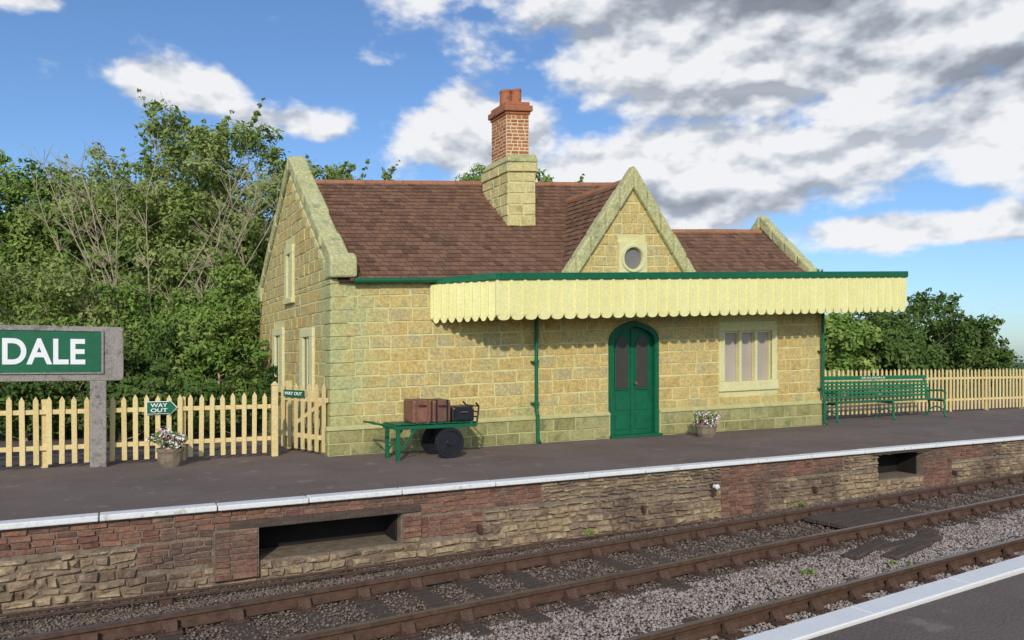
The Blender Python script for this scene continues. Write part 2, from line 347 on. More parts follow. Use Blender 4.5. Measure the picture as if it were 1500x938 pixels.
# ---------------------------------------------------------------- platform wall
pw=root('platform_wall','weathered brick and rubble stone platform wall with white coping','wall',tuple(E0)[:2]+(-.95,),EROT)
ops=[(2.45,4.16,-.68,-.30),(13.35,14.71,-.58,-.12)]
Z=.95
core=MB()
def wallcore(a0,a1,z0,z1): core.box(a0,a1,.06,.62,z0+Z,z1+Z)
wallcore(-12,2.45,-.95,-.055);wallcore(4.16,13.35,-.95,-.055);wallcore(14.71,24,-.95,-.055)
wallcore(2.45,4.16,-.95,-.68);wallcore(2.45,4.16,-.30,-.055);wallcore(13.35,14.71,-.95,-.58);wallcore(13.35,14.71,-.12,-.055)
core.build('wall_core',pw,'dirtmortar')
fn=lambda a,b,d:(a,.06-d,b)
sh=[(x0,x1,z0+Z,z1+Z) for x0,x1,z0,z1 in ops]
lint=(2.15,4.4,-.30+Z,-.19+Z); pier=(1.95,2.45,-.72+Z,-.3+Z); pier2=(4.16,4.42,-.62+Z,-.3+Z)
s1=MB(); s2=MB()
random.seed(3)
bz=[(1.2,1.95),(4.42,5.3),(9.5,10.6),(14.71,15.6)]
RKW=dict(gap=.018,prot=.032,bev=.014,chj=.45,jit=.032,tilt=1.2)
stones(s1,fn,.0,.60,.08,.09,.3,lambda b:(-3,21),sh+[lint,pier,pier2]+[(a,b,0 if i>1 else .3,.9) for i,(a,b) in enumerate(bz)],**RKW)
stones(s1,fn,.60,.9,.078,.1,.28,lambda b:(-3,21),sh+[lint,pier,pier2,(-3,6.2,0,.9),(9.5,12.4,0,.9),(14.5,17,0,.9)],**RKW)
stones(s2,fn,.60,.9,.068,.16,.22,lambda b:(-3,21),sh+[lint,(6.2,9.5,0,.9),(12.4,14.5,0,.9),(17,22,0,.9)],gap=.013,prot=.018,bev=.007,chj=.05,jit=.012,tilt=1)
for i,(a_,b_) in enumerate(bz):
    stones(s2,fn,0 if i>1 else .3,.6,.068,.1,.22,lambda b:(a_,b_),[],gap=.013,prot=.02,bev=.007,jit=.012,tilt=1)
s1.build('rubble_stonework',pw,'rubble')
stones(s2,lambda a,b,d:(a,.0-d,b),.1,.65,.07,.15,.22,lambda b:(1.97,2.43),[],gap=.012,prot=.018,bev=.006,jit=.01)
stones(s2,lambda a,b,d:(a,.03-d,b),.33,.65,.07,.1,.2,lambda b:(4.18,4.42),[],gap=.012,prot=.018,bev=.006,jit=.01)
s2.build('brickwork',pw,'oldbrick')
s3=MB(); s3.box(1.96,2.44,.002,.06,.1,.66); s3.build('pier_core',pw,'dirtmortar'); s3=MB(); s3.box(4.18,4.42,.032,.06,.33,.65); s3.build('pier_core',pw,'dirtmortar')
l=MB(); l.box(2.15,4.4,-.0,.2,.655,.75); l.build('lintel',pw,'oldwood',bevel=.01,label='dark timber lintel over the wall opening')
l=MB(); l.box(13.2,14.85,.0,.2,.84,.88); l.build('lintel',pw,'oldwood',bevel=.01)
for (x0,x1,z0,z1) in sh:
    d=MB(); d.box(x0+.002,x1-.002,.60,.61,z0+.002,z1-.002); d.box(x1-.03,x1-.003,.2,.598,z0+.003,z1-.003); d.box(x0+.003,x0+.03,.2,.598,z0+.003,z1-.003); d.build('recess_shade_panel',pw,'dark')  # added black panels paint shade onto the recess back and jambs
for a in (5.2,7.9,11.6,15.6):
    lp=MB(); lp.box(a,a+.05,-.04,.06,.3,.4); lp.build('iron_bracket',pw,'iron',bevel=.008)
random.seed(11); t=-8; n=0
while t<22:
    L=random.choice([1.0,1.15,1.3,1.3,1.5]); c=MB(); c.box(t+.006,t+L-.006,-.03+random.uniform(-.012,.008),.16,.893,.955+random.uniform(-.004,.004))
    c.build('coping_slab',pw,'white',bevel=.012); t+=L
# ---------------------------------------------------------------- rails & sleepers
PA,PB_,PC,PD=7.14,6.0,4.53,3.38
def rail(p):
    r=root('rail','rusty steel running rail on timber sleepers','rail',P(-8,p,-.76),TROT,group='running rails of the two tracks')
    prof=[(-.035,.0),(.035,0),(.035,.03),(.012,.045),(.012,.09),(.033,.105),(.033,.135),(-.033,.135),(-.033,.105),(-.012,.09),(-.012,.045),(-.035,.03)]
    m=MB(); m.prism(prof,'yz',0,44); m.build('rail_web',r,'rail')
    m=MB(); m.box(0,44,-.029,.029,.1355,.141); m.build('rail_head',r,'railtop')
for p in (PA,PB_,PC,PD): rail(p)
random.seed(5)
sm=MB(); sm.box(-.1,.1,-1.0,1.0,-.1,0); base=sm.build('railway_sleeper',None,'oldwood',bevel=.012)
cm=MB()
cm.box(-.1,.1,-.16,.16,0,.025); cm.prism([(-.13,.02),(-.04,.02),(-.04,.1),(-.07,.11)],'yz',-.06,.06); cm.prism([(.13,.02),(.04,.02),(.04,.1),(.07,.11)],'yz',-.06,.06)
cm.cyl((-.06,-.12,.02),(-.06,-.12,.05),.018,n=6); cm.cyl((.06,.12,.02),(.06,.12,.05),.018,n=6)
chair=cm.build('rail_chair',base,'iron',bevel=.006); chair.location=(0,.57,0)
ch2=chair.copy(); C.objects.link(ch2); ch2.parent=base; ch2.location=(0,-.57,0); ch2.name='rail_chair'
base['label']='dark weathered timber sleeper carrying rusty rail chairs'; base['category']='railway sleeper'; base['group']='timber sleepers under the rails'
first=True
for pc,q0,q1 in ((6.57,-2.2,21.5),(3.955,2.0,17)):
    q=q0
    while q<q1:
        x=P(q,pc,-.766+random.uniform(-.012,.004))
        if first: ob=base; first=False
        else:
            ob=base.copy(); C.objects.link(ob)
            for c in (chair,ch2):
                k=c.copy(); C.objects.link(k); k.parent=ob
        ob.location=x; ob.rotation_euler=(0,0,TROT+random.uniform(-.03,.03))
        q+=.6+random.uniform(-.03,.03)
rng=np.random.default_rng(4)
def npmesh(name,V,F,m,parent,label=None,kind='stuff'):
    me=bpy.data.meshes.new(name); k=F.shape[1]
    me.vertices.add(len(V)); me.vertices.foreach_set('co',np.ascontiguousarray(V,dtype=np.float32).ravel())
    me.loops.add(len(F)*k); me.loops.foreach_set('vertex_index',np.ascontiguousarray(F,dtype=np.int32).ravel())
    me.polygons.add(len(F)); me.polygons.foreach_set('loop_start',np.arange(len(F),dtype=np.int32)*k)
    me.update(calc_edges=True); me.materials.append(M[m])
    o=bpy.data.objects.new(name,me); C.objects.link(o)
    if parent: o.parent=parent
    if label: o['label']=label; o['kind']=kind; o['category']=name.replace('_',' ')
    return o
def pebbles(name,n,qr,pr,zf,smin,smax,m,label,bias=1.6):
    q=qr[0]+(qr[1]-qr[0])*rng.random(n)**bias; p=pr[0]+(pr[1]-pr[0])*rng.random(n)
    s=smin+(smax-smin)*rng.random(n)**2; s*=1+q*.025
    X=G.x*q+GN.x*p; Y=G.y*q+GN.y*p
    off=(X-E0.x)*EN.x+(Y-E0.y)*EN.y; keep=off<-.02
    q,p,s,X,Y=q[keep],p[keep],s[keep],X[keep],Y[keep]; n=len(q)
    z=zf(p)+rng.random(n)*.012
    base=np.array([(1,0,0),(0,1,0),(-1,0,0),(0,-1,0),(0,0,1),(0,0,-1)],float)
    V=base[None]*(.55+.65*rng.random((n,6,1))); V[:,:,2]*=.7
    a=rng.random(n)*6.28; ca,sa=np.cos(a),np.sin(a)
    tl=(rng.random((n,6,3))-.5)*.5; V=V+tl
    Vx=V[:,:,0]*ca[:,None]-V[:,:,1]*sa[:,None]; Vy=V[:,:,0]*sa[:,None]+V[:,:,1]*ca[:,None]
    V=np.stack([Vx,Vy,V[:,:,2]],2)*s[:,None,None]+np.stack([X,Y,z],1)[:,None,:]
    F=np.array([(0,1,4),(1,2,4),(2,3,4),(3,0,4),(1,0,5),(2,1,5),(3,2,5),(0,3,5)])
    Fa=(F[None]+np.arange(n)[:,None,None]*6).reshape(-1,3)
    npmesh(name,V.reshape(-1,3),Fa,m,None,label)
zf=lambda p: np.where(p<7.7,-.785,np.where(p<8.2,-.785-(p-7.7)*.2,-.895))
pebbles('ballast',85000,(-1,19),(3.2,5.75),zf,.011,.025,'ballast','pale grey crushed stone ballast between the tracks')
pebbles('dirty_ballast',70000,(-2.5,19),(5.2,8.9),zf,.009,.023,'ballastd','brown stained ballast under the platform side track')
pr=root('signal_rodding','rusty rod running along the foot of the platform wall','rodding',tuple(E0+EN*-.32)[:2]+(-.9,),EROT)
m=MB(); m.cyl((-3,0,.09),(21,0,.09),.014,n=6); m.build('rod',pr,'iron')
m=MB(); m.cyl((-3,-.09,.07),(21,-.09,.07),.012,n=6); m.build('rod',pr,'iron')
t=-2.4
while t<20: m=MB(); m.box(t,t+.12,-.14,.05,-.02,.06); m.cyl((t+.06,0,.05),(t+.06,0,.14),.02,n=6); t+=1.9; m.build('rod_stool',pr,'iron',bevel=.006)
tc=root('track_crossing_boards','flat dark timber boards laid between the rails','boards',P(10.2,6.57,-.75),TROT)
for i in range(4): m=MB(); m.box(-.8,.8,-.45+i*.225,-.45+i*.225+.21,0,.06); m.build('board',tc,'oldwood',bevel=.008)
for k,(q,p,r_,L) in enumerate(((8.7,5.55,.25,1.2),(9.4,5.45,-.1,1.2),(9.9,5.5,.3,.9),(9.1,5.25,.15,1.1))):
    m=MB(); m.box(-L/2,L/2,-.09,.09,0,.06); o=m.build('loose_timber',None,'oldwood',bevel=.015)
    o.location=P(q,p,-.785); o.rotation_euler=(0,random.uniform(-.04,.04),TROT+r_); o['label']='dark rotting timber lying on the ballast'; o['category']='timber'; o['group']='loose timbers beside the track'
lf=root('wall_fitting','small white fitting fixed to the platform wall','fitting',tuple(E0+EV*9.3+EN*-.02)[:2]+(-.36,),EROT)
m2=MB(); m2.cyl((0,0,0),(0,-.07,0),.035,.03,10); m2.cyl((0,-.07,0),(0,-.1,.0),.045,.02,10); m2.build('fitting_head',lf,'white')
m2=MB(); m2.box(-.02,.02,-.02,.08,-.15,.02); m2.build('fitting_bracket',lf,'iron')
# ---------------------------------------------------------------- station building
SB=root('station_building','yellow stone station house with tiled roof and green canopy','station building',BO,BROT)
W=lambda p:(p[0],p[1],p[2]*(1+.021*p[0]))
LEN=12.64; MU=8.45; DEP=6.04; RV=3.02; RZ=5.28; EZ=3.0; GU=6.46
core=MB()
def cb(a0,a1,z0,z1): core.box(a0,a1,0,.25,z0,z1)
dA,dB,dT=5.855,7.19,2.2; wA,wB,wZ0,wZ1=9.20,10.78,.95,1.93
cb(0,dA,0,EZ);cb(dB,wA,0,EZ);cb(wB,LEN,0,EZ);cb(dA,dB,dT,EZ);cb(wA,wB,0,wZ0);cb(wA,wB,wZ1,EZ)
core.box(0,.25,.25,DEP,0,EZ); core.box(0.25,MU,DEP-.25,DEP,0,EZ); core.box(MU-.25,MU,3,DEP-.25,0,EZ); core.box(MU,LEN,2.75,3.0,0,EZ); core.box(LEN-.25,LEN,.25,2.75,0,EZ)
core.prism([(0,EZ),(RV,5.4),(DEP,EZ)],'yz',0.0,.25)
core.prism([(0,EZ),(RV,5.2),(DEP,EZ)],'yz',MU-.25,MU-.02)
core.prism([(0,EZ),(1.5,4.1),(3.0,EZ)],'yz',LEN-.55,LEN-.3)
core.prism([(4.7,EZ),(GU,4.85),(8.22,EZ)],'xz',0,.25)
core.prism([(0.02,EZ-.001),(0.02,3.3),(.3,3.3),(.3,EZ-.001)],'yz',0.001,.24)
def arch(hw,zs,za,n=12,cx=(dA+dB)/2):
    pts=[]
    for i in range(n+1):
        t=(i/n)**1.5; x=-hw*(1-t)
        s_=1-t; z=.62*(1-s_**3.4)**.6+.38*(1-s_)
        pts.append((cx+x,zs+(za-zs)*z))
    return pts+[(2*cx-x,z) for x,z in pts[::-1][1:]]
hw=(dB-dA)/2
A=arch(hw,1.84,2.18); cx=(dA+dB)/2
L_=[p for p in A if p[0]<=cx+1e-6]; Rr=[p for p in A if p[0]>=cx-1e-6]
core.cur=1
core.prism(L_+[(cx,dT),(dA,dT)],'xz',-.012,.22); core.prism(Rr[::1]+[(dB,dT),(cx,dT)],'xz',-.012,.22)
core.cur=0
core.build('wall_core',SB,['mortar','stone'],W)
SK=dict(gap=.021,prot=.011,bev=.007,chj=.06,jit=.02,tilt=.8)
st=MB(); random.seed(21)
ff=lambda a,b,d:(a,-d,b)
stones(st,ff,.44,EZ,.225,.24,.66,lambda b:(.0,LEN-.02),[(dA,dB,0,dT),(9.02,10.96,.71,2.15)],**SK)
st.build('wall',SB,'stone',W)
st=MB()
stones(st,ff,EZ,4.75,.2,.22,.45,lambda b:(4.64+.30+(b-3)/1.13,8.28-.30-(b-3)/1.13),[(6.1,6.84,3.02,3.62)],**SK)
st.build('gable_wall',SB,'stone',W)
st=MB()
fl=lambda a,b,d:(-d,a,b)
wl=[(1.02,1.98,.95,2.22),(3.42,4.42,.95,2.32),(2.55,3.25,2.78,3.95)]
stones(st,fl,.44,EZ,.225,.3,.66,lambda b:(.0,DEP-.05),wl,**SK)
stones(st,fl,EZ,5.3,.225,.3,.55,lambda b:(.05+(b-3)/.8,DEP-.05-(b-3)/.8),wl,**SK)
st.build('end_wall',SB,'stone',W)
qn=MB(); b=.44;i=0
while b<EZ-.05:
    t=min(b+.225,EZ); a=.40 if i%2 else .27; c=.27 if i%2 else .40
    qn.prism([(-.02,-.02),(a,-.02),(a,.0),(0,0),(0,c),(-.02,c)],'xy',b+.01,t-.01); b=t;i+=1
qn.build('quoin',SB,'stone',W,bevel=.005)
fp=lambda a,b,d:(a,-.07-d,b); fpl=lambda a,b,d:(-.07-d,a,b)
PK=dict(gap=.022,prot=.016,bev=.008,jit=.014)
for (lo,hi) in ((-.07,dA-.02),(dB+.02,LEN+.05)):
    pl=MB(); stones(pl,fp,0,.43,.2,.35,.7,lambda b:(lo,hi),[],**PK); pl.build('plinth_stonework',SB,'plinth',W)
pl=MB(); stones(pl,fpl,0,.43,.2,.35,.7,lambda b:(-.07,DEP),[],**PK); pl.build('plinth_stonework',SB,'plinth',W)
pl=MB(); pl.box(-.07,dA,-.07,-.002,0,.43); pl.box(-.07,-.002,-.001,DEP,0,.43)
pl.prism([(-.10,.43),(-.10,.45),(-.03,.5),(0,.5),(0,.43)],'yz',-.1,dA-.01); pl.build('plinth',SB,'plinthmortar',W)
pl=MB(); pl.box(dB,LEN+.05,-.07,-.002,0,.43); pl.prism([(-.10,.43),(-.10,.45),(-.03,.5),(0,.5),(0,.43)],'yz',dB+.01,LEN+.06)
pl.build('plinth',SB,'plinthmortar',W)
# ---- roof
def tiles(mb,org,al,up,nrm,rows,ch,lims,tw=.155,th=.014):
    org=Vector(org);al=Vector(al);up=Vector(up);nrm=Vector(nrm)
    for r in range(rows):
        lo,hi=lims(r*ch+ch/2); x=lo+(-(tw/2) if r%2 else 0)
        while x<hi:
            a0=max(x,lo)+.006; a1=min(x+tw,hi)-.006
            if a1-a0>.02:
                b0=r*ch-.012+random.uniform(-.010,.010); b1=(r+1)*ch+.03; k=random.uniform(.7,1.7)
                pts=[]
                for (a,b,h) in ((a0,b0,th*k+.022),(a1,b0,th*k+.022+random.uniform(-.005,.005)),(a1,b1,.012),(a0,b1,.012),(a0,b0,.0),(a1,b0,.0)):
                    pts.append(org+al*a+up*b+nrm*h)
                mb.add(pts,[(0,1,2,3),(4,5,1,0),(0,3,4),(1,5,2)])
            x+=tw
random.seed(8)
def slope(v0,z0,v1,z1):
    u=Vector((0,v1-v0,z1-z0)); L=u.length; u.normalize(); return u,Vector((0,-u.z,u.y)),L
up,nr,L=slope(-.1,2.96,RV,RZ)
rows=int(L/.145)
rt=MB(); tiles(rt,(0,-.1,2.96),(1,0,0),up,nr,rows,L/rows,lambda b:(.3,MU)); rt.build('roof_tiles',SB,'tile',W)
up2,nr2,L2=slope(-.1,2.96,1.5,4.05); rows2=int(L2/.145)
rt=MB(); tiles(rt,(0,-.1,2.96),(1,0,0),up2,nr2,rows2,L2/rows2,lambda b:(MU,LEN-.6)); rt.build('roof_tiles',SB,'tile',W)
dz=4.82-EZ; du=GU-4.66; vend=(4.82-2.96)/((RZ-2.96)/(RV+.1))-.1
for sgn in (1,-1):
    upd=Vector((sgn*du,0,dz)); Ld=upd.length; upd.normalize(); nd=Vector((-sgn*upd.z,0,abs(upd.x)))
    x0=4.66 if sgn==1 else 2*GU-4.66
    r_=int(Ld/.145); rt=MB()
    tiles(rt,(x0,0,EZ+.0),(0,1,0),upd,nd,r_,Ld/r_,lambda b:(.1,.1+(vend)*(b/Ld)+.12)); rt.build('roof_tiles',SB,'tile',W)
rf=MB()
def roofstrip(u0,u1,vr,zr,vb):
    n=int((u1-u0)/.3)+1
    for i in range(n):
        a=u0+(u1-u0)*i/n; b=u0+(u1-u0)*(i+1)/n
        rf.add([(a,-.1,2.945),(b,-.1,2.945),(b,vr,zr-.015),(a,vr,zr-.015),(a,vb,2.945),(b,vb,2.945)],[(0,1,2,3),(3,2,5,4)])
roofstrip(.1,MU,RV,RZ,DEP+.1); roofstrip(MU,LEN-.35,1.5,4.05,3.1)
rf.add([(4.66,.1,EZ-.02),(GU,.1,4.80),(GU,vend+.15,4.80),(2*GU-4.66,.1,EZ-.02)],[(0,1,2),(3,2,1)])
rf.build('roof',SB,'tileback',W)
def ridge(p0,p1,r=.085,step=.42):
    rd=MB(); p0=Vector(p0);p1=Vector(p1);L=(p1-p0).length;n=max(1,int(L/step));d=(p1-p0)/n
    for i in range(n): 
        k=random.uniform(.95,1.06); rd.cyl(p0+d*i+d*.015,p0+d*(i+1)-d*.01,r*k,r*k,10)
    rd.build('ridge_tile',SB,'ridge',W)
ridge((.3,RV,RZ-.02),(MU,RV,RZ-.02)); ridge((MU,1.5,4.03),(LEN-.55,1.5,4.03),.08); ridge((GU,.2,4.8),(GU,vend,4.8),.08)
random.seed(2)
def coping_bar(cp,pa,pb,th,plane,d0,d1,n):
    for i in range(n):
        f0=i/n+.004; f1=(i+1)/n-.004
        a0=pa[0]+(pb[0]-pa[0])*f0; z0=pa[1]+(pb[1]-pa[1])*f0; a1=pa[0]+(pb[0]-pa[0])*f1; z1=pa[1]+(pb[1]-pa[1])*f1
        j=random.uniform(-.012,.012); k=random.uniform(-.015,.015)
        cp.prism([(a0,z0+k),(a1,z1+k),(a1,z1-th),(a0,z0-th)],plane,d0+j,d1+j)
def gabled(cp,pl,pa,pb,pc,th,d0,d1,n):
    coping_bar(cp,pa,pb,th,pl,d0,d1,n); coping_bar(cp,pc,pb,th,pl,d0,d1,n)
kn=[(-.14,3.02),(-.14,3.28),(-.11,3.37),(-.04,3.43),(.05,3.46),(.16,3.43),(.24,3.36),(.26,3.02)]
cp=MB(); gabled(cp,'yz',(-.04,3.40),(RV,5.84),(DEP+.04,3.40),.27,-.04,.31,5)
cp.prism([(-.06,3.12),(RV,5.5),(DEP+.06,3.12)],'yz',.02,.28)
cp.prism(kn,'yz',-.05,.42); cp.prism([(DEP-a,b) for a,b in kn],'yz',-.05,.42)
cp.build('gable_coping',SB,'coping',W,bevel=.04)
cp=MB(); gabled(cp,'xz',(4.6,2.98),(GU,5.08),(2*GU-4.6,2.98),.42,-.12,.12,5); cp.build('gable_coping',SB,'coping',W,bevel=.04)
cp=MB(); gabled(cp,'yz',(-.1,3.12),(1.5,4.40),(3.1,3.12),.26,LEN-.62,LEN-.33,4)
cp.build('gable_coping',SB,'coping',W,bevel=.035)
# ---- chimney
chim=bpy.data.objects.new('chimney',None); C.objects.link(chim); chim.parent=SB
cu0,cu1,cv0,cv1=4.28,4.95,1.45,2.65
zt=5.42
cc=MB(); cc.box(cu0,cu1,cv0,cv1,3.6,zt); cc.box(cu0+.05,cu1-.04,cv0+.16,cv1-.25,zt,zt+.1)
cc.build('chimney_core',chim,'mortar',W)
random.seed(9)
def four(mb,x0,x1,y0,y1,z0,z1,ch,l0,l1,**k):
    stones(mb,lambda a,b,d:(a,y0-d,b),z0,z1,ch,l0,l1,lambda b:(x0,x1),[],**k)
    stones(mb,lambda a,b,d:(x0-d,a,b),z0,z1,ch,l0,l1,lambda b:(y0,y1),[],**k)
    stones(mb,lambda a,b,d:(x1+d,a,b),z0,z1,ch,l0,l1,lambda b:(y0,y1),[],**k)
    stones(mb,lambda a,b,d:(a,y1+d,b),z0,z1,ch,l0,l1,lambda b:(x0,x1),[],**k)
cs=MB(); four(cs,cu0,cu1,cv0,cv1,3.7,zt-.2,.22,.28,.45,gap=.024,prot=.02,bev=.01,jit=.014)
four(cs,cu0-.03,cu1+.03,cv0-.03,cv1+.03,zt-.2,zt,.2,.28,.45,gap=.02,prot=.02,bev=.01,jit=.014)
cs.build('chimney_stone_base',chim,'chimstone',W)
cs=MB(); cs.prism([(cu0-.05,zt),(cu1+.05,zt),(cu1+.05,zt+.04),(cu1-.02,zt+.16),(cu0+.05,zt+.16),(cu0-.05,zt+.04)],'xz',cv0-.05,cv1-.1)
cs.box(cu0-.025,cu1+.025,cv0-.025,cv1+.025,zt-.2,zt-.001)
cs.build('chimney_shoulder',chim,'coping',W,bevel=.02)
bx0,bx1,by0,by1=4.345,4.915,1.66,2.34; bz0,bz1=zt+.14,6.42
bb=MB(); bb.box(bx0,bx1,by0,by1,bz0,bz1+.02); bb.build('chimney_shaft_core',chim,'brickmortar',W)
bb=MB(); four(bb,bx0,bx1,by0,by1,bz0,bz1,.07,.1,.2,gap=.024,prot=.012,bev=.004); bb.build('chimney_shaft',chim,'brick',W)
bb=MB(); bb.box(bx0-.03,bx1+.03,by0-.03,by1+.03,6.42,6.48); bb.box(bx0-.07,bx1+.07,by0-.07,by1+.07,6.48,6.60); bb.box(bx0-.02,bx1+.02,by0-.02,by1+.02,6.60,6.68)
bb.build('chimney_cap',chim,'terracotta',W,bevel=.02)
for dx,dy,h in ((.17,.02,.32),(.42,-.02,.33)):
    bb=MB(); x=bx0+dx; y=2.0+dy
    bb.cyl((x,y,6.66),(x,y,6.68+h-.05),.13,.12,18); bb.cyl((x,y,6.68+h-.05),(x,y,6.68+h),.128,.128,18); bb.cyl((x,y,6.68+h),(x,y,6.68+h+.002),.1,.1,18)
    bb.build('chimney_pot',chim,'terracotta',W)
# ---- windows
def sub(name,parent): 
    e=bpy.data.objects.new(name,None); C.objects.link(e); e.parent=parent; return e
wn=sub('window',SB)
m=MB(); m.box(9.04,wA,-.025,.1,wZ0,wZ1); m.box(wB,10.94,-.025,.1,wZ0,wZ1); m.box(9.04,10.94,-.025,.1,wZ1,2.12); m.box(9.0,10.98,-.05,.1,.76,wZ0)
m.build('window_surround',wn,'surround',W,bevel=.015)
m=MB()
for i in (1,2): x=wA+(wB-wA)*i/3; m.box(x-.035,x+.035,.0,.12,wZ0,wZ1)
m.box(wA,wA+.03,.04,.12,wZ0,wZ1); m.box(wB-.03,wB,.04,.12,wZ0,wZ1); m.box(wA+.03,wB-.03,.045,.12,wZ1-.04,wZ1)
m.build('window_frame',wn,'surround',W,bevel=.006)
m=MB(); m.box(wA,wB,.125,.14,wZ0,wZ1); m.build('window_glass',wn,'glass',W)
for (v0,v1,z0,z1) in wl:
    wn=sub('window',SB); t=.25 if z1<3 else .2
    m=MB(); m.box(-.06,.0,v0,v0+t,z0+.12,z1-.16); m.box(-.06,0,v1-t,v1,z0+.12,z1-.16); m.box(-.06,0,v0,v1,z1-.16,z1); m.box(-.09,0,v0-.03,v1+.03,z0,z0+.12)
    m.build('window_surround',wn,'surround',W,bevel=.012)
    m=MB(); m.box(-.012,-.004,v0+t,v1-t,z0+.12,z1-.16); m.build('window_glass',wn,'glassg',W)
    m=MB(); m.box(-.03,-.013,(v0+v1)/2-.015,(v0+v1)/2+.015,z0+.12,z1-.16); m.build('window_frame',wn,'surround',W)
wn=sub('window',SB); RC=(6.47,3.34)
m=MB(); n=32
sq=[];ci=[]
for i in range(n):
    a=2*math.pi*i/n; c,s_=math.cos(a),math.sin(a); k=.38/max(abs(c),abs(s_)); sq.append((RC[0]+c*k,RC[1]+s_*k*.82)); ci.append((RC[0]+c*.27,RC[1]+s_*.215))
vs=[(a,-.06,b) for a,b in sq]+[(a,-.06,b) for a,b in ci]+[(a,.0,b) for a,b in sq]+[(a,.0,b) for a,b in ci]
fs=[]
for i in range(n):
    j=(i+1)%n; fs+=[(i,j,n+j,n+i),(i,2*n+i,2*n+j,j),(n+i,n+j,3*n+j,3*n+i)]
m.add(vs,fs)
vs=[];rr=[(.33,-.061),(.32,-.095),(.265,-.095),(.25,-.065),(.25,-.0)]
for r_,y in rr:
    for i in range(n): a=2*math.pi*i/n; vs.append((RC[0]+math.cos(a)*r_,y,RC[1]+math.sin(a)*r_*.8))
m.add(vs,[(k*n+i,k*n+(i+1)%n,(k+1)*n+(i+1)%n,(k+1)*n+i) for k in range(4) for i in range(n)])
m.build('window_surround',wn,'surround',W,smooth=False)
m=MB(); m.prism([(RC[0]+math.cos(2*math.pi*i/n)*.26,RC[1]+math.sin(2*math.pi*i/n)*.21) for i in range(n)],'xz',-.012,-.003); m.build('window_glass',wn,'glassg',W)
# ---- door
dr=sub('door',SB)
Ao=arch(hw,1.84,2.175); Ai=arch(hw-.11,1.80,2.07)
def profile_strip(mb,Po,Pi,y0,y1):
    n=len(Po); vs=[(a,y0,b) for a,b in Po]+[(a,y0,b) for a,b in Pi]+[(a,y1,b) for a,b in Po]+[(a,y1,b) for a,b in Pi]; fs=[]
    for i in range(n-1): fs+=[(i,i+1,n+i+1,n+i),(i,2*n+i,2*n+i+1,i+1),(n+i,n+i+1,3*n+i+1,3*n+i)]
    mb.add(vs,fs)
m=MB(); profile_strip(m,[(dA,0)]+Ao+[(dB,0)],[(dA+.11,0)]+Ai+[(dB-.11,0)],-.05,.1); m.build('door_frame',dr,'green',W)
m=MB(); m.prism([(dA+.10,0.03)]+Ai+[(dB-.10,.03)],'xz',.07,.1)
m.box(cx-.022,cx+.022,.045,.07,.04,2.03)
leafw=(hw-.11)
for s_ in (-1,1):
    a=cx+s_*.11; b_=cx+s_*(leafw-.12); a,b_=min(a,b_),max(a,b_)
    for z0,z1 in ((.14,.42),(.5,.82)):
        m.box(a,b_,.055,.07,z0,z1)
    m.box(a-.02,a,.045,.07,.90,1.70); m.box(b_,b_+.02,.045,.07,.90,1.70); m.box(a-.02,b_+.02,.045,.07,.88,.90)
m.build('door_leaf',dr,'green',W,bevel=.004)
for s_ in (-1,1):
    a=cx+s_*.11; b_=cx+s_*(leafw-.12); c_=(a+b_)/2; wd=abs(b_-a)/2
    pts=[(c_-wd,.91),(c_+wd,.91)]+[(c_+wd*(1-(k/6)**1.7),1.70+.22*(k/6)**.8) for k in range(7)]+[(c_-wd*(1-(k/6)**1.7),1.70+.22*(k/6)**.8) for k in range(5,-1,-1)]
    m=MB(); m.prism(pts,'xz',.058,.068); m.build('door_glass',dr,'glassd',W)
m=MB(); m.cyl((cx+.08,.045,1.0),(cx+.08,.0,1.0),.025,.03,10); m.build('door_handle',dr,'brass',W)
m=MB(); m.box(dA-.02,dB+.02,-.16,.1,-.0,.05); m.build('door_step',dr,'green',W,bevel=.008)
